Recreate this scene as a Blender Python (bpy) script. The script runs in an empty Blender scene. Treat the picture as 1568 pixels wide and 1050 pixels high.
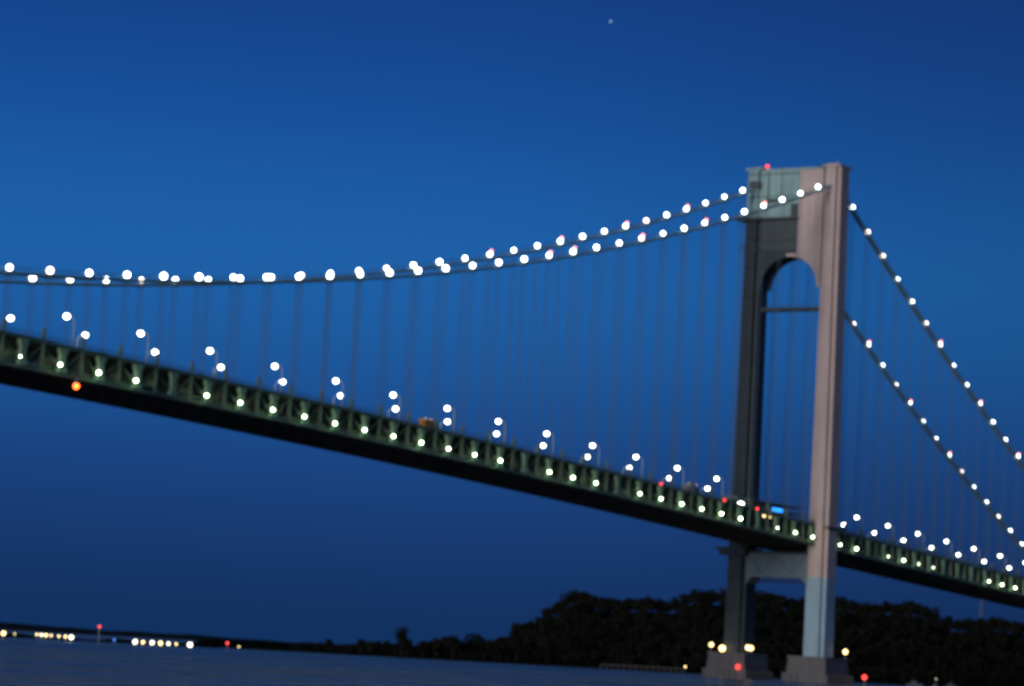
import bpy, math, random
import numpy as np
from mathutils import Vector, Matrix
random.seed(7); rng=np.random.default_rng(7)
scene=bpy.context.scene
scene.view_settings.view_transform='Standard'; scene.view_settings.look='None'
scene.view_settings.exposure=0; scene.view_settings.gamma=1
def S(r,g,b):
    f=lambda c:(c/255/12.92) if c<=10 else ((c/255+0.055)/1.055)**2.4
    return (f(r),f(g),f(b),1)

# ---------------------------------------------------------------- camera
CX,CY,CZ=-1061.62,-532.45,1.04
YAW,PIT,ROLL=0.56371,0.10969,0.05485
fw=Vector((math.cos(YAW)*math.cos(PIT),math.sin(YAW)*math.cos(PIT),math.sin(PIT)))
rt=Vector((math.sin(YAW),-math.cos(YAW),0)); up=rt.cross(fw)
cr=rt*math.cos(ROLL)+up*math.sin(ROLL); cu=-rt*math.sin(ROLL)+up*math.cos(ROLL)
M=Matrix((( cr.x,cu.x,-fw.x,CX),(cr.y,cu.y,-fw.y,CY),(cr.z,cu.z,-fw.z,CZ),(0,0,0,1)))
cd=bpy.data.cameras.new('camera'); cam=bpy.data.objects.new('camera',cd); scene.collection.objects.link(cam)
cam.matrix_world=M; cd.sensor_width=36; cd.lens=4336.1/1568*36; cd.clip_start=0.5; cd.clip_end=120000
cd.dof.use_dof=True; cd.dof.focus_distance=30; cd.dof.aperture_fstop=2.2
scene.camera=cam
# shore survey frame: D = metres out from the viewing boat, l = metres to the right
Fx,Fy=math.cos(YAW),math.sin(YAW); Rx,Ry=math.sin(YAW),-math.cos(YAW)
def SW(D,l,z): return (CX+D*Fx+l*Rx, CY+D*Fy+l*Ry, z)

# ---------------------------------------------------------------- materials
def newmat(n):
    m=bpy.data.materials.new(n); m.use_nodes=True; return m,m.node_tree,m.node_tree.nodes['Principled BSDF']
def paint(name,col,rough=0.6,var=0.25,seam=0,streak=True,metal=0):
    m,nt,b=newmat(name); N=nt.nodes; L=nt.links
    tc=N.new('ShaderNodeTexCoord')
    mp=N.new('ShaderNodeMapping'); mp.inputs['Scale'].default_value=(0.35,0.35,0.04 if streak else 0.35)
    no=N.new('ShaderNodeTexNoise'); no.inputs['Scale'].default_value=1.0; no.inputs['Detail'].default_value=6
    L.new(tc.outputs['Object'],mp.inputs[0]); L.new(mp.outputs[0],no.inputs['Vector'])
    n2=N.new('ShaderNodeTexNoise'); n2.inputs['Scale'].default_value=0.08; n2.inputs['Detail'].default_value=3
    L.new(tc.outputs['Object'],n2.inputs['Vector'])
    ad=N.new('ShaderNodeMath'); ad.operation='ADD'; L.new(no.outputs[0],ad.inputs[0]); L.new(n2.outputs[0],ad.inputs[1])
    mr=N.new('ShaderNodeMapRange'); mr.inputs[1].default_value=0.6; mr.inputs[2].default_value=1.4
    mr.inputs[3].default_value=1-var; mr.inputs[4].default_value=1+var; L.new(ad.outputs[0],mr.inputs[0])
    fac=mr.outputs[0]
    if seam:
        sx=N.new('ShaderNodeSeparateXYZ'); L.new(tc.outputs['Object'],sx.inputs[0])
        md=N.new('ShaderNodeMath'); md.operation='PINGPONG'; md.inputs[1].default_value=seam/2; L.new(sx.outputs[2],md.inputs[0])
        r2=N.new('ShaderNodeMapRange'); r2.inputs[1].default_value=0.15; r2.inputs[2].default_value=0.5; r2.inputs[3].default_value=0.45; r2.inputs[4].default_value=1
        L.new(md.outputs[0],r2.inputs[0])
        mu=N.new('ShaderNodeMath'); mu.operation='MULTIPLY'; L.new(fac,mu.inputs[0]); L.new(r2.outputs[0],mu.inputs[1]); fac=mu.outputs[0]
    vm=N.new('ShaderNodeVectorMath'); vm.operation='SCALE'; vm.inputs[0].default_value=col[:3]
    L.new(fac,vm.inputs['Scale']); L.new(vm.outputs[0],b.inputs['Base Color'])
    b.inputs['Roughness'].default_value=rough; b.inputs['Metallic'].default_value=metal
    return m
def emit(name,col,st,sample=True):
    m=bpy.data.materials.new(name); m.use_nodes=True; nt=m.node_tree
    for n in list(nt.nodes):
        if n.type!='OUTPUT_MATERIAL': nt.nodes.remove(n)
    e=nt.nodes.new('ShaderNodeEmission'); e.inputs[0].default_value=(*col[:3],1); e.inputs[1].default_value=st
    nt.links.new(e.outputs[0],nt.nodes['Material Output'].inputs[0])
    if not sample:
        try: m.cycles.emission_sampling='NONE'
        except Exception: pass
    return m
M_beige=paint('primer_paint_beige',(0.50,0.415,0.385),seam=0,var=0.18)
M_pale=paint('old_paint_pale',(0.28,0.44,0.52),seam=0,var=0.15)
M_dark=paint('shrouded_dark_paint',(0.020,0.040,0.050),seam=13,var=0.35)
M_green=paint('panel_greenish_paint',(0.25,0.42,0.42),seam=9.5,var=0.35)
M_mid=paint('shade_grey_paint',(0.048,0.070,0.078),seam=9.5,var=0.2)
M_deck=paint('truss_green_lit',(0.23,0.40,0.25),var=0.4,streak=False)  # lamplight painted in: lighter green so the posts look lit
M_chord=paint('truss_green_unlit',(0.10,0.17,0.115),var=0.4,streak=False)  # darkened copy of the truss green, unlit look for chords and rails
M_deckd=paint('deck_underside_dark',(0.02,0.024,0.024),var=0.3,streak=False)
M_asph=paint('asphalt',(0.05,0.05,0.052),var=0.2,streak=False,rough=0.9)
M_white=paint('lane_paint',(0.7,0.7,0.68),var=0.1,streak=False)
M_cable=paint('cable_grey_paint',(0.22,0.36,0.36),var=0.1,streak=False)
M_rope=paint('suspender_steel',(0.12,0.20,0.26),var=0.1,streak=False)
M_conc=paint('pier_concrete',(0.11,0.115,0.115),var=0.35)
M_pole=paint('galvanised_pole',(0.42,0.52,0.50),var=0.1,streak=False)
M_wood=paint('dock_timber',(0.04,0.04,0.04),var=0.3)
E_neck=emit('necklace_bulb_white',(0.86,0.97,1.0),8,False)
E_neckw=emit('necklace_bulb_warm',(1.0,0.90,0.80),5,False)
E_pink=emit('necklace_bulb_pink',(1.0,0.30,0.26),3.5,False)
E_lamp=emit('street_lamp_bulb',(0.93,0.97,0.86),8.0)
E_low=emit('lower_deck_bulb',(0.80,1.0,0.60),15.0)
E_dim=emit('lower_deck_bulb_dim',(0.85,1.0,0.35),1.2)
E_red=emit('red_signal',(1.0,0.06,0.05),3.0,False)
E_orange=emit('orange_signal',(1.0,0.13,0.02),7.0,False)
E_warm=emit('warm_bulb',(1.0,0.72,0.30),4.0)
E_blue=emit('blue_work_light',(0.02,0.25,1.0),3.0)
E_wsh=emit('white_shore_bulb',(1.0,0.9,0.7),4.0,False)
E_head=emit('headlight',(1.0,0.95,0.85),6.0,False)

# ---------------------------------------------------------------- mesh accumulator
CUBE=np.array([(-1,-1,-1),(1,-1,-1),(1,1,-1),(-1,1,-1),(-1,-1,1),(1,-1,1),(1,1,1),(-1,1,1)],float)*0.5
CF=[(0,3,2,1),(4,5,6,7),(0,1,5,4),(1,2,6,5),(2,3,7,6),(3,0,4,7)]
import bmesh
_b=bmesh.new(); bmesh.ops.create_icosphere(_b,subdivisions=3,radius=1); IV=np.array([v.co[:] for v in _b.verts]); IF=[tuple(v.index for v in f.verts) for f in _b.faces]; _b.free()
class MB:
    def __init__(s): s.v=[];s.f=[];s.m=[];s.n=0
    def add(s,v,f,m=0):
        v=np.asarray(v,float); s.v.append(v); s.f+= [tuple(i+s.n for i in q) for q in f]; s.m+=[m]*len(f); s.n+=len(v)
    def box(s,x0,x1,y0,y1,z0,z1,m=0):
        c=np.array([(x0+x1)/2,(y0+y1)/2,(z0+z1)/2]); d=np.array([x1-x0,y1-y0,z1-z0]); s.add(CUBE*d+c,CF,m)
    def beam(s,a,b,w,h,m=0,upv=(0,0,1)):
        a=np.array(a,float);b=np.array(b,float);d=b-a;L=np.linalg.norm(d);d/=L
        u=np.array(upv,float)
        if abs(d@u)>0.98: u=np.array([1.,0,0])
        r=np.cross(d,u); r/=np.linalg.norm(r); u=np.cross(r,d)
        V=(a+b)/2+CUBE[:,0:1]*d*L+CUBE[:,1:2]*r*w+CUBE[:,2:3]*u*h
        s.add(V,CF,m)
    def ball(s,c,r,m=0,sc=(1,1,1)): s.add(IV*r*np.array(sc)+np.array(c),IF,m)
    def tube(s,pts,r,n=8,m=0):
        pts=np.array(pts,float); rr=np.broadcast_to(r,(len(pts),))
        V=[]
        for i,p in enumerate(pts):
            d=pts[min(i+1,len(pts)-1)]-pts[max(i-1,0)]; d/=np.linalg.norm(d)
            u=np.array([0,0,1.]) if abs(d[2])<.95 else np.array([1.,0,0])
            a=np.cross(d,u);a/=np.linalg.norm(a);b=np.cross(a,d)
            for k in range(n):
                th=2*math.pi*k/n; V.append(p+rr[i]*(math.cos(th)*a+math.sin(th)*b))
        F=[]
        for i in range(len(pts)-1):
            for k in range(n):
                k2=(k+1)%n; F.append((i*n+k,i*n+k2,(i+1)*n+k2,(i+1)*n+k))
        F.append(tuple(range(n))); F.append(tuple((len(pts)-1)*n+k for k in range(n))[::-1])
        s.add(V,F,m)
    def prism(s,poly,z0,z1,m=0,top=None):
        n=len(poly); tp=top or poly
        V=[(x,y,z0) for x,y in poly]+[(x,y,z1) for x,y in tp]
        F=[(k,(k+1)%n,n+(k+1)%n,n+k) for k in range(n)]+[tuple(range(n))[::-1],tuple(range(n,2*n))]
        s.add(V,F,m)
    def mesh(s,name,mats,smooth=False):
        me=bpy.data.meshes.new(name); me.from_pydata(np.concatenate(s.v).tolist(),[],s.f)
        for q in mats: me.materials.append(q)
        me.polygons.foreach_set('material_index',s.m)
        if smooth: me.polygons.foreach_set('use_smooth',[True]*len(s.f))
        me.update(); return me
    def obj(s,name,mats,parent=None,smooth=False,loc=None):
        o=bpy.data.objects.new(name,s.mesh(name,mats,smooth)); scene.collection.objects.link(o)
        if parent: o.parent=parent
        if loc: o.location=loc
        return o
def empty(name):
    o=bpy.data.objects.new(name,None); scene.collection.objects.link(o); return o

# ---------------------------------------------------------------- bridge profile
WL=-3.2
Ls=1298.; sp=16.106; W=35.05; HW=W/2
def zc(X): return 96.769+(206.125-96.769)*((X+Ls/2)/(Ls/2))**2+0.01236*X
def zr(X): return 206.125-0.42125*X-8.98293*4*(X/370)*(1-X/370)
def zd(X):
    if X<=0: return 65.2876+(52.642-65.2876)*((X+Ls/2)/(Ls/2))**2-0.01183*X
    return 52.642-0.04386*X
TH=8.787
bridge=empty('suspension_bridge')
# main cables
for nm,y in (('near_cable',-HW),('far_cable',HW)):
    mb=MB()
    for dy in (-0.7,0.7):
        mb.tube([(X,y+dy,zc(X)-1.5) for X in np.linspace(-1298,0,150)],0.42)
        mb.tube([(X,y+dy,zr(X)-1.5) for X in np.linspace(0,370,50)],0.48)
    for dy in (-1.0,1.0):
        mb.tube([(X,y+dy,zc(X)-0.1) for X in np.linspace(-1298,0,150)],0.06,4)
        mb.tube([(X,y+dy,zr(X)-0.1) for X in np.linspace(0,370,50)],0.06,4)
    mb.obj(nm,[M_cable],bridge,True)
# suspenders + cable bands
mb=MB(); 
q=0.042
for y in (-HW,HW):
    for i in range(0,80):
        X=-(i+1.03)*sp
        if X<-1285: break
        for dx in (-0.28,0.28):
            for dy in (-0.7,0.7): mb.box(X+dx-q,X+dx+q,y+dy-q,y+dy+q,zd(X)+TH-1,zc(X)-1.7)
        mb.box(X-.5,X+.5,y-1.3,y+1.3,zc(X)-2.1,zc(X)-1.0)
    for i in range(0,23):
        X=(i+1.05)*sp
        if X>340: break
        for dx in (-0.28,0.28):
            for dy in (-0.7,0.7): mb.box(X+dx-q,X+dx+q,y+dy-q,y+dy+q,zd(X)+TH-1,max(zr(X)-1.7,zd(X)+TH))
mb.obj('suspenders',[M_rope],bridge)
# necklace lights
pinkN={3,6,9,13,12}; pinkF={3,6,9,12}
mb=MB()
def neck(X,y,z,pink,big=1.0):
    r=rng.uniform(0.86,1.02)*big
    mb.ball((X,y,z),r,3 if rng.random()<.15 else 0)
    if pink: mb.ball((X+.4,y-.35,z+r+.35),.62,1)
    mb.box(X-.18,X+.18,y-.18,y+.18,z-1.5,z-r*.9,2)
    mb.add(np.array([(X+.5*math.cos(a),y+.5*math.sin(a),z-r*.93) for a in np.linspace(0,2*math.pi,7)[:-1]]+[(X+.25*math.cos(a),y+.25*math.sin(a),z-r-.35) for a in np.linspace(0,2*math.pi,7)[:-1]]),[(k,(k+1)%6,6+(k+1)%6,6+k) for k in range(6)],2)
for i in range(0,79):
    X=-(i+1.03)*sp
    neck(X,-HW,zc(X),i in pinkN); neck(X,HW,zc(X),i in pinkF)
for i in range(0,20):
    X=(i+1.06)*sp; neck(X,-HW,zr(X),i in (6,9,12))
    X=(i+1.02)*sp
    if i>=5: neck(X,HW,zr(X),i in (6,9,12),.92)
    else: neck(X,HW,zr(X),False,.92)
mb.obj('necklace_lights',[E_neck,E_pink,M_cable,E_neckw],bridge)

# deck + stiffening trusses
tr=MB(); dk=MB(); ll=MB()
def seg(X0,X1,clipy=None):
    z0,z1=zd(X0),zd(X1)
    yy=clipy or (HW-0.2)
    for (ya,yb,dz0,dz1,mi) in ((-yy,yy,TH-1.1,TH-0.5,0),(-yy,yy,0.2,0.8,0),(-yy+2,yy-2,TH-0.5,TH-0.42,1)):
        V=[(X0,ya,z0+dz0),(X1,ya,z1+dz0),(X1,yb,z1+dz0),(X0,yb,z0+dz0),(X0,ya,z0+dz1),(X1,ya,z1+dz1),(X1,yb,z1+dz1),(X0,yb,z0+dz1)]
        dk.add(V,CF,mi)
    dk.box(X0-.35,X0+.35,-yy+2.5,yy-2.5,z0-0.5,z0+0.2,0)
    for ys in (-10,-3.5,3.5,10): dk.beam((X0,ys,z0),(X1,ys,z1),0.4,0.6,0)
    dk.beam((X0,0,z0+TH-.1),(X1,0,z1+TH-.1),0.6,0.8,0)
    for ys in (-yy+4.2,-yy+8,yy-4.2,yy-8): dk.beam((X0+1,ys,z0+TH-.40),(X0+4.5,ys,z0+TH-.40-(z0-z1)*.5),0.2,0.03,2)
    if not clipy:
        for ys in (-yy+2.2,yy-2.2): dk.beam((X0,ys,z0+1.5),(X1,ys,z1+1.5),0.3,1.4,3)
def trusspan(X0,X1,k):
    z0,z1=zd(X0),zd(X1)
    for y in (-HW,HW):
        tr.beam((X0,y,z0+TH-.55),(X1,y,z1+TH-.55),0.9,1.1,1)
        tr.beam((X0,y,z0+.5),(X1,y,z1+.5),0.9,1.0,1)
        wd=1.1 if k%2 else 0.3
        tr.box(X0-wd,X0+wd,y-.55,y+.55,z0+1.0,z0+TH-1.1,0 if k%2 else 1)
        if k%2:
            tr.box(X0-1.7,X0+1.7,y-.6,y+.6,z0+1.0,z0+2.4); tr.box(X0-1.7,X0+1.7,y-.6,y+.6,z0+TH-2.5,z0+TH-1.1)
            tr.beam((X0,y,z0+1.2),(X1,y,z1+TH-1.3),0.4,0.3,1,upv=(0,1,0))
        else:
            tr.beam((X0,y,z0+TH-1.3),(X1,y,z1+1.2),0.4,0.3,1,upv=(0,1,0))
        for qq in (0.6,1.15): tr.beam((X0,y,z0+TH+qq),(X1,y,z1+TH+qq),0.10,0.12,1)
        for qq in np.linspace(0,1,5)[:-1]:
            xx=X0+(X1-X0)*qq; tr.box(xx-.06,xx+.06,y-.06,y+.06,zd(xx)+TH,zd(xx)+TH+1.2,1)
        tr.beam((X0,y,z0+2.1),(X1,y,z1+2.1),0.10,0.15,1)
    if not k%2:
        for y in (-HW,HW): tr.box(X0-.3,X0+.3,y-.4,y+.4,z0+TH,z0+TH+3.2,1)
h=sp/2
for k in range(0,200):
    X0=-(k*0.5+0.57)*sp+sp/2; X1=X0-h
    if X1<-1298: break
    if X0>-6.3: X0=-6.3
    seg(X1,X0); trusspan(X1,X0,k+1)
for k in range(0,44):
    X0=6.3+k*h; X1=X0+h; seg(X0,X1); trusspan(X0,X1,k)
seg(-6.3,6.3,13.4)
tr.obj('stiffening_trusses',[M_deck,M_chord],bridge)
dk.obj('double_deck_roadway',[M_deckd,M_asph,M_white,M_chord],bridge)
def lowlamp(X,r,dz,dim=False):
    y=-HW-2.3; z=zd(X)+dz
    if not dim:
        ll.ball((X,y,z),r,0); ll.beam((X,-HW-.2,z+1.3),(X,y,z+1.0),.14,.14,1); ll.box(X-.3,X+.3,y-.3,y+.3,z+r*.8,z+1.05,1)
    y=HW-3
    ll.ball((X,y,z+1.5),.42,0); ll.box(X-.1,X+.1,y-.1,y+.1,z+1.9,zd(X)+TH-1.1,1)
    X2=X+sp*.45; y=-HW+2.6; z=zd(X2)+5.6
    ll.ball((X2,y,z),rng.uniform(.25,.5),2); ll.box(X2-.1,X2+.1,y-.1,y+.1,z+.3,zd(X2)+TH-1.1,1)
for k in range(-16,70):
    X=-(14.766+k)*sp
    if X<-1290 or X>-12: continue
    u=rng.random()
    lowlamp(X,rng.uniform(.48,.62) if u>.35 else .3,2.77,u<.14)
for k in range(0,22):
    u=rng.random()
    lowlamp(14+k*sp,rng.uniform(.4,.6) if u>.4 else .28,2.5,u<.15)
ll.obj('lower_deck_lamps',[E_low,M_pole,E_dim],bridge)

# ---------------------------------------------------------------- tower
def plus(sy,yi,yo,hx,n=1.7,nx=1.9):
    p=[(-hx,yi+n),(-hx,yo-n),(-hx+nx,yo-n),(-hx+nx,yo),(hx-nx,yo),(hx-nx,yo-n),(hx,yo-n),(hx,yi+n),(hx-nx,yi+n),(hx-nx,yi),(-hx+nx,yi),(-hx+nx,yi+n)]
    p=[(x,sy*y) for x,y in p]
    if sy>0: p=p[::-1]
    return p
def tower(name,X,full):
    T=MB()
    def L(z):
        t=(z+3)/214; return 13.7+0.7*t, 23.3-1.5*t, 6.3-0.6*t
    def leg(sy,z0,z1,m):
        a=L(z0);b=L(z1); T.prism(plus(sy,*a),z0,z1,m,plus(sy,*b))
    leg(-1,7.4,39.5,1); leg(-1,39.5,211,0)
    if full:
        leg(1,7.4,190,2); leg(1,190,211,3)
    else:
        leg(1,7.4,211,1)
    for z in range(20,205,13):
        a=L(z)
        T.prism(plus(1,a[0]-.08,a[1]+.08,a[2]+.08),z,z+.35,(2 if z<190 else 3) if full else 1)
    # faint erection joints on the repainted leg
    for z in range(52,210,26):
        a=L(z); T.prism(plus(-1,a[0]-.05,a[1]+.05,a[2]+.05),z,z+.3,0)
    for z in (39.3,):
        a=L(z); T.prism(plus(-1,a[0]-.1,a[1]+.1,a[2]+.1),z,z+.5,1)
    for sy in (-1,1):
        T.box(-6.0,6.0,sy*18.1-4.1,sy*18.1+4.1,211,211.8,0 if sy<0 else 3)
        T.box(-4,4,sy*HW-2.2,sy*HW+2.2,211.8,212.6,0 if sy<0 else 3)
    hx=4.6; zt=210.4; zs=160.5; R=14.0; RZ=13.8
    n=28
    ysplit=-3.5
    ang=[math.pi*(i/n) for i in range(n+1)]
    ys=[-R*math.cos(a) for a in ang]; zz=[zs+RZ*math.sin(a) for a in ang]
    for i in range(n):
        ya,yb=ys[i],ys[i+1]; za,zb=zz[i],zz[i+1]; ym=(ya+yb)/2
        def slab(za_,zb_,zta,m,hh=hx):
            V=[(-hh,ya,za_),(hh,ya,za_),(hh,yb,zb_),(-hh,yb,zb_),(-hh,ya,zta),(hh,ya,zta),(hh,yb,zta),(-hh,yb,zta)]
            T.add(V,[(0,1,2,3)[::-1],(4,5,6,7),(0,1,5,4),(1,2,6,5),(2,3,7,6),(3,0,4,7)],m)
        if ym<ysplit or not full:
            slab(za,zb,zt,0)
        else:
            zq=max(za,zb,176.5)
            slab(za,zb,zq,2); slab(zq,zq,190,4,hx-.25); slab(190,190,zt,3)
    rim=[(y*0.985,z-.15) for y,z in zip(ys,zz)]
    for sx in (-hx-.3,hx-.3):
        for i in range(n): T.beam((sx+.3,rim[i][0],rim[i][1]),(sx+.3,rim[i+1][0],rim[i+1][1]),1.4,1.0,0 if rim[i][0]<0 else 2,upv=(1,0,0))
    for y in np.linspace(-12,12,7): T.box(-hx-.25,hx+.25,y-.2,y+.2,190.6,210.2,0 if (y<ysplit or not full) else 3)
    T.box(-hx-.5,hx+.5,-14.5,14.5,210.4,211.2,3 if full else 0)
    if full:
        T.box(-8.0,7.2,13.0,24.8,189.2,190.2,4); T.box(-6.6,-4.4,ysplit,13,189.4,190.1,4)
        for y in np.arange(13,25,2.0): T.box(-8,-7.85,y,y+.12,190.2,191.5,4)
        T.box(-8,-7.9,13,24.8,191.4,191.55,4)
        for qz in (178,176): T.box(-6.5,-6.1,13.4,23.2,qz,qz+.5,4)
        T.box(-6.0,-5.0,4,12,197,198.2,4); T.box(-5.6,-5.4,5,5.2,198,210,4); T.box(-5.6,-5.4,11,11.2,198,210,4)
        T.box(-6.3,-5.6,15,20,203,206,4)
        T.box(-5.1,-4.9,-3,0.5,190.6,196,4)
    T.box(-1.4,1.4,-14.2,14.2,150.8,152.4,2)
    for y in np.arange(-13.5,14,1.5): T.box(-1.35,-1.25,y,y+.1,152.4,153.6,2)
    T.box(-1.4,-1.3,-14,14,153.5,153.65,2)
    prof=[(-14.2,36.0),(-11.5,39.2),(11.5,39.2),(14.2,36.0),(14.2,49.0),(-14.2,49.0)]
    V=[(-4.6,y,z) for y,z in prof]+[(4.6,y,z) for y,z in prof]
    T.add(V,[(0,1,4,5),(1,2,4),(2,3,4)]+[(11,10,7,6),(10,8,7),(10,9,8),(0,6,7,1),(1,7,8,2),(2,8,9,3),(5,4,10,11)],8)
    for a,b in (((-13,48),(-7,41)),((-7,41),(0,48)),((0,48),(7,41)),((7,41),(13,48))):
        T.beam((-4.65,a[0],a[1]),(-4.65,b[0],b[1]),0.2,0.5,4,upv=(1,0,0))
    T.box(-5,5,-14.2,14.2,48.9,49.9,4); 
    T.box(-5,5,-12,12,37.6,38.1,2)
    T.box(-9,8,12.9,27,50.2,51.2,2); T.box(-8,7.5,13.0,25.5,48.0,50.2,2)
    T.box(-7.2,7.2,-24.4,-22.5,60,61,4)
    for sy in (-1,1):
        c=sy*18.5
        T.prism([(-11,c-9),(11,c-9),(11,c+9),(-11,c+9)],0.5,6.6,5,[(-10.4,c-8.4),(10.4,c-8.4),(10.4,c+8.4),(-10.4,c+8.4)])
        T.box(-10.9,10.9,c-8.9,c+8.9,6.6,7.4,5)
        T.box(-12.5,12.5,c-10,c+10,-9,0.5,5)
        for x in np.arange(-12,13,3): T.box(x-.3,x+.3,c-10.5,c-10,-5,0.2,5)
        for y in np.arange(-9,10,3): T.box(-13,-12.5,c+y-.3,c+y+.3,-5,0.2,5)
    T.box(-.2,.2,14.8,15.2,211.2,213.0,7); T.ball((0,15,213.4),0.8,6)
    T.box(-.1,.1,-18,-17.8,212,215,7)
    for yy_,zz_ in ((-10,213),(8,212.6),(-15,213.2)): T.box(-.5,.5,yy_-.4,yy_+.4,211.2,zz_,4)
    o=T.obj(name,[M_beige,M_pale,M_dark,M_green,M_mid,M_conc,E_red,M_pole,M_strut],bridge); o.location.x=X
    return o
M_strut=paint('strut_blue_grey_paint',(0.13,0.20,0.23),var=0.3)
tower('suspension_tower',0,True); tower('distant_suspension_tower',-1298,False)
A=MB(); A.prism([(362,-26),(420,-26),(420,26),(362,26)],-4,50,0,[(372,-24),(420,-24),(420,24),(372,24)]); A.box(372,420,-24,24,50,53,0)
A.obj('anchorage_block',[M_conc],bridge)

# ---------------------------------------------------------------- street lamps
def lampmesh(sy):
    m=MB(); m.tube([(0,0,0),(0,0,3),(0,0,8.2)],[.30,.26,.2],8,0); m.box(-.35,.35,-.35,.35,0,.6,0)
    pts=[(0,0,8.2),(0,-sy*.5,9.0),(0,-sy*1.5,9.5),(0,-sy*2.6,9.6)]
    m.tube(pts,[.18,.16,.14,.13],6,0)
    m.box(-.45,.45,-sy*2.9-.7,-sy*2.9+.7,10.0,10.2,0)
    m.ball((0,-sy*2.9,9.3),0.9,1,(1,1,.9))
    return m.mesh('street_lamp_mesh',[M_pole,E_lamp])
LN,LF=lampmesh(-1),lampmesh(1)
def lamp(X,side,s=1):
    y=side*(10.84+2.9)
    o=bpy.data.objects.new('street_lamp',LN if side<0 else LF); o.location=(X,y,zd(X)+TH-.45); scene.collection.objects.link(o)
for i in range(0,38):
    X=-(2*i+5.053)*sp
    if X>-1290: lamp(X,-1)
for i in range(0,38):
    X=-(2*i+2.986)*sp
    if X>-1290: lamp(X,1)
for i in range(0,10): lamp((2*i+2.985)*sp,-1)
for i in range(0,9): lamp((2*i+5.035)*sp,1)

# ---------------------------------------------------------------- work platform at deck level by the tower
wp=empty('work_platform')
m=MB(); zb=zd(-30)+TH-.4
for x in np.arange(-58,-7,4.5):
    for y in (-13,-5,3,11):
        m.box(x-.12,x+.12,y-.12,y+.12,zb,zb+5.5)
for z in (zb+2.6,zb+5.3):
    m.box(-58.5,-7.5,-13.5,11.5,z,z+.25)
for x in np.arange(-58,-12,4.5):
    m.beam((x,-13,zb),(x+4.5,-13,zb+2.6),.12,.12); m.beam((x+4.5,-13,zb+2.6),(x,-13,zb+5.2),.12,.12)
    m.box(x,x+.1,-13.4,-13.3,zb+5.5,zb+6.8)
m.box(-58.5,-7.5,-13.45,-13.35,zb+6.7,zb+6.85)
m.box(-40,-35,4,8,zb+5.6,zb+7.8); m.box(-20,-15,-2,2,zb+5.6,zb+7.2); m.box(-54,-49,-6,-2,zb+5.6,zb+7.0)
m.obj('scaffold',[M_strut],wp)
m=MB()
m.box(-38,-29,-13.9,-13.7,zb+2.2,zb+3.6,0)
m.box(-46,-39,-13.9,-13.7,zb-.6,zb+1.8,1); m.box(-37.5,-35,-13.9,-13.7,zb-.2,zb+.9,1); m.box(-33.5,-31,-13.9,-13.7,zb-.4,zb+.4,1); m.box(-49.5,-47.5,-13.9,-13.7,zb+.3,zb+1.2,1)
m.box(-50,-28.5,-13.68,-13.55,zb-.8,zb+3.9,3)
m.ball((-64,-13,zb+3.0),1.25,2)
m.tube([(-64,-13,zb-.3),(-64,-13,zb+2)],.15,6,3)
m.obj('work_lights',[E_blue,E_warm,E_lamp,M_mid],wp)

# ---------------------------------------------------------------- vehicles
def truck(X,y,box):
    e=empty('box_truck'); z=zd(X)+TH-.42
    c=MB(); c.box(-5.5,1.5,-1.25,1.25,1.1,3.9,0); c.box(-5.6,3.6,-.9,.9,.6,1.05,2)
    c.prism([(1.8,-1.2),(3.9,-1.2),(3.9,1.2),(1.8,1.2)],.7,1.9,1,[(1.8,-1.2),(3.7,-1.2),(3.7,1.2),(1.8,1.2)])
    c.prism([(1.8,-1.2),(3.7,-1.2),(3.7,1.2),(1.8,1.2)],1.9,2.9,2,[(1.8,-1.1),(3.1,-1.1),(3.1,1.1),(1.8,1.1)])
    for x in (-4.4,-3.2,2.9):
        for yy in (-1.15,1.15): c.tube([(x,yy-.15,.5),(x,yy+.15,.5)],.5,14,2)
    for x in (-5,-2,1): c.box(x-.15,x+.15,-1.3,-1.2,3.95,4.15,3)
    c.box(-5.62,-5.5,-1.1,-.8,1.2,1.5,4); c.box(-5.62,-5.5,.8,1.1,1.2,1.5,4)
    o=c.obj('body',[box,M_mid,M_wood,E_warm,E_red],e); e.location=(X,y,z)
M_or=paint('truck_orange_paint',(0.85,0.36,0.05),var=.1,streak=False)
M_tw=paint('truck_white_paint',(0.4,0.4,0.38),var=.1,streak=False)
truck(-285,-11.5,M_or); truck(-105,-13,M_tw); truck(-520,-12,M_tw)
def car(X,y,col,head):
    e=empty('car'); c=MB()
    side=[(-2.2,.35),(2.2,.35),(2.25,.8),(1.3,.95),(.6,1.42),(-1.2,1.45),(-1.9,.98),(-2.25,.9)]
    V=[(x,-.88,z) for x,z in side]+[(x,.88,z) for x,z in side]; n=8
    c.add(V,[(k,(k+1)%n,n+(k+1)%n,n+k) for k in range(n)]+[tuple(range(n))[::-1],tuple(range(n,2*n))],0)
    for x in (-1.4,1.4):
        for yy in (-.85,.85): c.tube([(x,yy-.1,.33),(x,yy+.1,.33)],.33,12,1)
    c.box(-1.0,.5,-.9,.9,1.0,1.35,1)
    c.box(-2.3,-2.2,-.8,-.45,.7,.9,2); c.box(-2.3,-2.2,.45,.8,.7,.9,2); c.box(2.22,2.3,-.8,-.45,.6,.8,3); c.box(2.22,2.3,.45,.8,.6,.8,3)
    c.obj('body',[col,M_wood,E_red,E_head],e); e.location=(X,y,zd(X)+TH-.42)
    if head: e.rotation_euler=(0,0,math.pi)
for X,y,hd in ((-72,-12.5,1),(-95,-12.5,0),(-140,-12,0),(-215,-12.5,1),(-330,-12,1),(-410,-12.6,0),(60,-12.5,0),(120,-12,0),(-170,-12.5,1),(-250,-12.5,0),(-370,-12.5,1),(-455,-12.5,1),(90,-12.5,1)): car(X,y,M_mid,hd)

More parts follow.
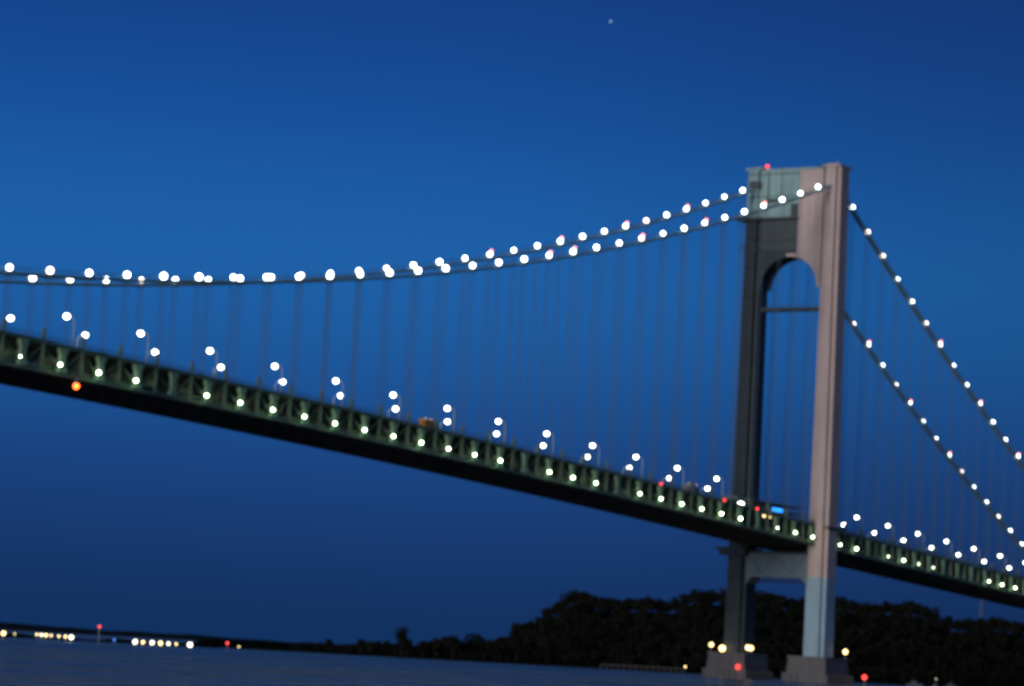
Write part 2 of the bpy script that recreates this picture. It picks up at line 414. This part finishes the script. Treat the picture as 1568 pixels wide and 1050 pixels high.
nl=empty('navigation_light'); m=MB(); X=-471
m.box(-.1,.1,-.1,.1,0,1.6,0); m.box(-.6,.6,-.6,.6,.0,.25,0); m.ball((0,0,-.7),.85,1)
m.obj('lamp',[M_pole,E_orange],nl); nl.location=(X,-HW-1.2,zd(X)-1.9+.6)
for X,y in ((-139,-HW-.8),(-88,-HW-.8),(-60,-HW-.8)):
    s=empty('red_marker_light'); m=MB(); m.box(-.3,.3,-.1,.6,-.9,-.6,0); m.ball((0,0,0),.5,1); m.obj('lamp',[M_pole,E_red],s); s.location=(X,y,zd(X)+TH-.2)

def pierlamp(x,y,z,mat,r=.9,h=3):
    e=empty('pier_lamp'); m=MB(); m.tube([(0,0,-h),(0,0,-.6)],.12,6,0); m.box(-.5,.5,-.5,.5,-.75,-.55,0); m.ball((0,0,0),r,1); m.obj('lamp',[M_pole,mat],e); e.location=(x,y,z)
pierlamp(-9,26.5,10.2,E_warm); pierlamp(-9.5,21,8.9,E_warm,1.3,1.6); pierlamp(-8,9.9,9.8,E_warm,1.0); pierlamp(-5,9.9,9.6,E_warm,1.0)
pierlamp(8,-27,10.2,E_warm,1.0); pierlamp(-13,11.5,1.6,E_red,1.0,2); pierlamp(6,-37,.2,E_red,1.0,5)

# ---------------------------------------------------------------- water, land
def wmat():
    m,nt,b=newmat('sea_water'); N=nt.nodes;L=nt.links
    b.inputs['IOR'].default_value=1.6
    tc=N.new('ShaderNodeTexCoord')
    hs=[]
    for sc,st,ro in ((0.30,(1,2.2,1),0.3),(0.05,(1,2.0,1),0.5),(1.6,(1,1.6,1),.1)):
        mp=N.new('ShaderNodeMapping'); mp.inputs['Scale'].default_value=st; mp.inputs['Rotation'].default_value=(0,0,ro)
        L.new(tc.outputs['Object'],mp.inputs[0]); n=N.new('ShaderNodeTexNoise'); n.inputs['Scale'].default_value=sc; n.inputs['Detail'].default_value=5
        L.new(mp.outputs[0],n.inputs['Vector']); hs.append((n,sc))
    a=N.new('ShaderNodeMath');a.operation='MULTIPLY_ADD'; L.new(hs[1][0].outputs[0],a.inputs[0]); a.inputs[1].default_value=5.0; L.new(hs[0][0].outputs[0],a.inputs[2])
    a2=N.new('ShaderNodeMath');a2.operation='MULTIPLY_ADD'; L.new(hs[2][0].outputs[0],a2.inputs[0]); a2.inputs[1].default_value=.3; L.new(a.outputs[0],a2.inputs[2])
    bp=N.new('ShaderNodeBump'); bp.inputs['Strength'].default_value=1.0; bp.inputs['Distance'].default_value=3.0; L.new(a2.outputs[0],bp.inputs['Height']); L.new(bp.outputs[0],b.inputs['Normal'])
    rr=N.new('ShaderNodeMapRange'); rr.inputs[1].default_value=.35; rr.inputs[2].default_value=.65; rr.inputs[3].default_value=.08; rr.inputs[4].default_value=.40
    n=N.new('ShaderNodeTexNoise'); n.inputs['Scale'].default_value=.02; n.inputs['Detail'].default_value=4; L.new(tc.outputs['Object'],n.inputs['Vector']); L.new(n.outputs[0],rr.inputs[0]); L.new(rr.outputs[0],b.inputs['Roughness'])
    # chop streaks, base colour lightened to stand in for reflected sky
    cr_=N.new('ShaderNodeValToRGB'); cr_.color_ramp.elements[0].position=.42; cr_.color_ramp.elements[0].color=(.07,.10,.11,1); cr_.color_ramp.elements[1].position=.68; cr_.color_ramp.elements[1].color=(.42,.42,.38,1)
    mx=N.new('ShaderNodeMath'); mx.operation='MULTIPLY_ADD'; L.new(n.outputs[0],mx.inputs[0]); mx.inputs[1].default_value=.5
    mh=N.new('ShaderNodeMath'); mh.operation='MULTIPLY'; mh.inputs[1].default_value=.5; L.new(hs[0][0].outputs[0],mh.inputs[0]); L.new(mh.outputs[0],mx.inputs[2])
    L.new(mx.outputs[0],cr_.inputs[0]); L.new(cr_.outputs[0],b.inputs['Base Color'])
    return m
w=MB(); Rr=60000
w.add([(-Rr,-Rr,WL),(Rr,-Rr,WL),(Rr,Rr,WL),(-Rr,Rr,WL)],[(0,1,2,3)]); w.obj('water',[wmat()])

def ground(name,c):
    m,nt,b=newmat(name); N=nt.nodes;L=nt.links
    n=N.new('ShaderNodeTexNoise'); n.inputs['Scale'].default_value=.05; n.inputs['Detail'].default_value=8
    tc=N.new('ShaderNodeTexCoord'); L.new(tc.outputs['Object'],n.inputs['Vector'])
    r=N.new('ShaderNodeValToRGB'); r.color_ramp.elements[0].color=(c[0]*.5,c[1]*.5,c[2]*.5,1); r.color_ramp.elements[1].color=(c[0]*1.5,c[1]*1.5,c[2]*1.4,1)
    L.new(n.outputs[0],r.inputs[0]); L.new(r.outputs[0],b.inputs['Base Color']); b.inputs['Roughness'].default_value=1; b.inputs['Specular IOR Level'].default_value=0
    return m
G_land=ground('wooded_ground',(0.010,0.014,0.010)); G_leaf=ground('foliage',(0.014,0.017,0.013)); G_bark=ground('bark',(0.03,0.025,0.02)); G_far=ground('far_land',(0.03,0.035,0.04))
TX=[-160,-118,-75,-66,-54,-45,-27,-8,10,15,28,33,42,51,60,68,88,106,120,138,157,193,212,244,262,294,308,313,340,354,371,450,700,1200]
TH_=[0,1,7,5,6,11,15,15,15,21,24,33,37,45,48,43,44,46,42,52,51,52,50,52,50,50,46,42,42,44,42,45,40,30]
def top(l): return float(np.interp(l,TX,TH_))
def hn(l,D): return 1.8*math.sin(l*.045+D*.01)+1.2*math.sin(l*.11+1.3)+1.0*math.sin(D*.05+l*.02)
def landz(D,l):
    r=max(top(l*2000/max(D,1500))-8.5,1.0)
    t=np.clip((D-1530)/(1960-1530),0,1); t=t*t*(3-2*t)
    if l*2000/max(D,1500)<10: r=1.0
    return -1.7+ (r+1.7)*t + (hn(l,D)*.5*t if l>10 else 0)
m=MB(); Ds=[1492,1500,1502,1515,1530]+list(range(1560,2200,32))+[2400,3000,4500]; ls=list(np.arange(-185,1300,9.))
V=[];
for D in Ds:
    for l in ls:
        sh=6*math.sin(l*.03)+3*math.sin(l*.1+1)
        z=-5 if D==1492 else (-3.0 if D==1500 else landz(D,l))
        if l<-170: z=-5
        dd=D+sh if D<1531 else D
        if l<-100 and D>1560: dd=1560+(D-1560)*max(0.05,(l+185)/85)
        V.append(SW(dd,l,z))
nl_=len(ls); F=[(i*nl_+j,i*nl_+j+1,(i+1)*nl_+j+1,(i+1)*nl_+j) for i in range(len(Ds)-1) for j in range(nl_-1)]
m.add(V,F); m.obj('wooded_hill',[G_land],smooth=True)
m=MB(); V=[]; ls=list(np.linspace(-420,-140,60))
for j,l in enumerate(ls):
    D0=1150+ (l+420)/280*270; e=1.3+.5*math.sin(l*.3)+.4*math.sin(l*.13)
    V+= [SW(D0,l,-4),SW(D0+3,l,-3.2+e),SW(D0+22,l,-3.2+e*.9),SW(D0+30,l,-4.5)]
F=[(4*j+k,4*j+k+1,4*j+k+5,4*j+k+4) for j in range(len(ls)-1) for k in range(3)]
m.add(V,F); m.obj('low_spit',[G_land])
m=MB(); V=[]; ls=list(np.linspace(-3000,1600,400))
for l in ls:
    e=8+2.5*math.sin(l*.004)+1.5*math.sin(l*.017)+1.2*math.sin(l*.05+2)+rng.uniform(-.8,.8)
    V+=[SW(5600,l,-5),SW(5650,l,e*.4-2),SW(5900,l,e),SW(7500,l,e*.5),SW(9000,l,-5)]
F=[(5*j+k,5*j+k+1,5*j+k+6,5*j+k+5) for j in range(len(ls)-1) for k in range(4)]
m.add(V,F); m.obj('distant_coast',[G_far])

def crown(V,base,h,r,n,leaf):
    nl=rng.integers(4,8)
    cs=[]
    for _ in range(nl):
        a=rng.uniform(0,6.28); q=rng.uniform(0,.55)*r
        cs.append((base[0]+q*math.cos(a),base[1]+q*math.sin(a),base[2]+h*rng.uniform(.42,.8),r*rng.uniform(.4,.62)))
    cs=np.array(cs); k=rng.integers(0,nl,n)
    d=rng.normal(size=(n,3)); d/=np.linalg.norm(d,axis=1)[:,None]; q=rng.uniform(.45,1.05,n)[:,None]
    P=cs[k,:3]+d*q*cs[k,3:4]*np.array([1,1,.85])
    a=rng.normal(size=(n,3)); a/=np.linalg.norm(a,axis=1)[:,None]; b=np.cross(a,rng.normal(size=(n,3))); b/=np.linalg.norm(b,axis=1)[:,None]
    s=rng.uniform(.6,1.3,n)[:,None]*leaf
    V.append(np.stack([P-a*s,P-b*s*.7,P+a*s,P+b*s*.7],1).reshape(-1,3))
VL=[]; tk=MB()
def plant(D,l,z,h,r,n=46,leaf=1.0,trunk=True):
    p=SW(D,l,z-0.3)
    crown(VL,p,h,r,n,leaf)
    if trunk:
        tk.tube([p,(p[0]+.2,p[1],p[2]+h*.35),(p[0]+rng.uniform(-.5,.5),p[1],p[2]+h*.65)],[.35,.25,.1],4,0)
for D in (1560,1600,1650,1700,1760,1820,1880,1925,1955,1985):
    l=-112.0
    while l<420*D/1560:
        lr=l*2000/D
        if lr>2 or D<1720:
            dj=D+rng.uniform(-18,18)
            z=landz(dj,l)
            if lr<12:
                hh=max(1.2,((top(lr)-1.04)*D/2000+1.04+1.7)*rng.uniform(.6,1.12)); rr=max(1.2,hh*.42)
            else:
                hh=rng.uniform(8.5,12.5); rr=rng.uniform(4,6)
                if D<1620: hh*=.6; rr*=.75
            plant(dj,l,z,hh,rr,105,1.05 if hh>5 else .5)
        l+=rng.uniform(3.2,6.5)
VV=np.concatenate(VL); nq=len(VV)//4
me=bpy.data.meshes.new('tree_mass'); me.from_pydata(VV.tolist(),[],np.arange(nq*4).reshape(-1,4).tolist()); me.materials.append(G_leaf)
tm=empty('distant_tree_mass'); o=bpy.data.objects.new('foliage',me); scene.collection.objects.link(o); o.parent=tm
tk.obj('trunks',[G_bark],tm)
def single(name,D,l,h,r,n=900):
    global VL
    VL=[]; p=SW(D,l,-1.8); e=empty(name)
    for _ in range(3): crown(VL,p,h,r,n//3,.42)
    VVV=np.concatenate(VL); q=len(VVV)//4
    me=bpy.data.meshes.new('crown'); me.from_pydata(VVV.tolist(),[],np.arange(q*4).reshape(-1,4).tolist()); me.materials.append(G_leaf)
    o=bpy.data.objects.new('crown',me); scene.collection.objects.link(o); o.parent=e
    k=MB(); k.tube([p,(p[0],p[1],p[2]+h*.3),(p[0]+.3,p[1],p[2]+h*.8)],[.5,.35,.1],8)
    for _ in range(6):
        a=rng.uniform(0,6.28); z=h*rng.uniform(.3,.5); k.tube([(p[0],p[1],p[2]+z),(p[0]+r*.6*math.cos(a),p[1]+r*.6*math.sin(a),p[2]+z+h*.25)],[.2,.06],5)
    k.obj('trunk',[G_bark],e)
for D,l,h,r in ((1540,-50.5,17,5.6),(1540,-48,10,4),(1545,-73,9,2.7),(1545,-90,7,2.5),(1545,-39,9,3.2),(1550,-23,13,4.5),(1550,12,17,5)):
    single('shore_tree',D,l,h,r,1500)
def shorelight(D,l,z,mat,r=.9):
    e=empty('shore_lamp'); m=MB(); m.tube([(0,0,-max(.6,z+3.4)),(0,0,-.3)],.12,5,0); m.box(-.5,.5,-.5,.5,r*.9,r*.9+.2,0); m.ball((0,0,0),r,1); m.obj('lamp',[M_pole,mat],e); e.location=SW(D,l,z)
k=1300/4362
for x,dy,mt,r in ((5,8,E_warm,1.0),(56,7,E_warm,.5),(63,7.5,E_wsh,.6),(70,7.5,E_warm,.7),(78,7.5,E_warm,.5),(90,8,E_warm,.5),(100,8,E_warm,.6),(109,8.5,E_wsh,1.0),(22,8,E_warm,.3),
                (207,10,E_wsh,1.0),(219,10,E_warm,.7),(233,10,E_wsh,.9),(246,10,E_warm,.9),(258,10,E_wsh,.7),(270,10,E_warm,.5),(291,10,E_wsh,1.1),(175,9,E_blue,.4),(151,-10,E_red,.6)):
    shorelight(1300,(x-758)*k,1.04-dy*k,mt,r)
k=1500/4362
for x,dy,mt,r in ((348,4.5,E_red,.7),(366,9,E_warm,.4),(1050,2,E_warm,.5)):
    shorelight(1500,(x-758)*k,1.04-dy*k,mt,r)
e=empty('dock'); m=MB()
for l in np.arange(55,98,3.0):
    for D in (1470,1476): p=SW(D,l,0); m.box(p[0]-.2,p[0]+.2,p[1]-.2,p[1]+.2,-6,-.4)
for D in (1470,1476): m.beam(SW(D,55,-.6),SW(D,97,-.6),.3,.4)
m.beam(SW(1473,55,-1.1),SW(1473,97,-1.1),6,.3); m.obj('deck_and_piles',[M_wood],e)
M_boat=paint('boat_white',(0.16,0.19,0.21),var=.05,streak=False)
for D,l,s in ((1478,218,.9),(1476,229,.7),(1480,238,.9)):
    e=empty('moored_boat'); m=MB()
    st=[(-4.5,1.5,0.0),(-2,1.7,0),(1.5,1.5,0),(3.5,.9,.2),(5,.05,.5)]
    V=[]
    for x,w_,r_ in st: V+=[(x,-w_,1.3+r_),(x,-w_*.6,-.3),(x,w_*.6,-.3),(x,w_,1.3+r_)]
    F=[(4*i+q,4*i+q+1,4*i+q+5,4*i+q+4) for i in range(4) for q in range(3)]+[(4*i,4*i+4,4*i+7,4*i+3) for i in range(4)]+[(0,3,2,1)]
    m.add(V,F); m.prism([(-2,-1.1),(1.6,-1.1),(1.6,1.1),(-2,1.1)],1.35,2.9,0,[(-1.8,-1),(.9,-1),(.9,1),(-1.8,1)]); m.box(-1.7,.9,-1.12,1.12,2.0,2.5,1)
    m.tube([(-.5,0,2.9),(-.5,0,6)],.06,5,0)
    if l==229: m.ball((-.5,0,6.1),.3,2)
    m.obj('hull',[M_boat,M_wood,E_wsh],e); e.location=SW(D,l,WL); e.rotation_euler=(0,0,rng.uniform(-1,.2)); e.scale=(s,s,s)
e=empty('radio_mast'); m=MB(); c=SW(2010,342,0)
for z in range(30,60,3):
    a=1.6*(62-z)/30+.25; b=1.6*(59-z)/30+.25
    for sx_,sy_ in ((-1,-1),(1,-1),(1,1),(-1,1)):
        m.beam((c[0]+sx_*a,c[1]+sy_*a,z),(c[0]+sx_*b,c[1]+sy_*b,z+3),.25,.25)
    m.beam((c[0]-a,c[1]-a,z),(c[0]+b,c[1]-b,z+3),.15,.15); m.beam((c[0]-a,c[1]+a,z),(c[0]-b,c[1]-b,z+3),.15,.15)
m.obj('lattice',[M_rope],e)
m=MB(); D=30000; m.ball((0,0,0),9,0)
o=m.obj('evening_star',[emit('starlight',(.5,.8,.9),1.3,False)]); o.location=(CX+D*0.8389,CY+D*0.4967,D*0.2224) 

# ---------------------------------------------------------------- world / sun
world=bpy.data.worlds.new('World'); scene.world=world; world.use_nodes=True; nt=world.node_tree; N=nt.nodes; L=nt.links
bg=N['Background']
tc=N.new('ShaderNodeTexCoord'); sx=N.new('ShaderNodeSeparateXYZ'); L.new(tc.outputs['Generated'],sx.inputs[0])
ramp=N.new('ShaderNodeValToRGB'); el=ramp.color_ramp.elements
stops=[(0,S(16,48,92)),(.03,S(15,52,104)),(.07,S(17,68,132)),(.105,S(22,88,158)),(.14,S(25,98,170)),(.18,S(18,80,156)),(.235,S(11,56,130)),(.32,S(22,60,112)),(.5,S(44,72,104)),(1,S(30,50,84))]
el[0].position=0; el[0].color=stops[0][1]; el[1].position=1; el[1].color=stops[-1][1]
for p,c in stops[1:-1]:
    qn=el.new(p); qn.color=c
ramp.color_ramp.interpolation='B_SPLINE'
L.new(sx.outputs[2],ramp.inputs[0])
dt=N.new('ShaderNodeVectorMath'); dt.operation='DOT_PRODUCT'; dt.inputs[1].default_value=(Rx,Ry,0); L.new(tc.outputs['Generated'],dt.inputs[0])
mr=N.new('ShaderNodeMapRange'); mr.interpolation_type='SMOOTHSTEP'; mr.inputs[1].default_value=-.05; mr.inputs[2].default_value=.22; mr.inputs[3].default_value=1.0; mr.inputs[4].default_value=.78
L.new(dt.outputs['Value'],mr.inputs[0])
sc=N.new('ShaderNodeVectorMath'); sc.operation='SCALE'; L.new(ramp.outputs[0],sc.inputs[0]); L.new(mr.outputs[0],sc.inputs['Scale'])
sky=N.new('ShaderNodeTexSky'); sky.sky_type='NISHITA'; sky.sun_disc=False; sky.sun_elevation=math.radians(1.0); sky.sun_rotation=math.radians(270)
s2=N.new('ShaderNodeVectorMath'); s2.operation='SCALE'; s2.inputs['Scale'].default_value=0.003; L.new(sky.outputs[0],s2.inputs[0])
ad=N.new('ShaderNodeVectorMath'); ad.operation='ADD'; L.new(sc.outputs[0],ad.inputs[0]); L.new(s2.outputs[0],ad.inputs[1])
L.new(ad.outputs[0],bg.inputs[0]); bg.inputs[1].default_value=1.0
sl=bpy.data.lights.new('afterglow_sun','SUN'); sl.energy=1.55; sl.angle=math.radians(15); sl.color=(1,.88,.82)
so=bpy.data.objects.new('afterglow_sun',sl); scene.collection.objects.link(so)
so.rotation_euler=Vector((1,0.10,-0.10)).to_track_quat('-Z','Y').to_euler()
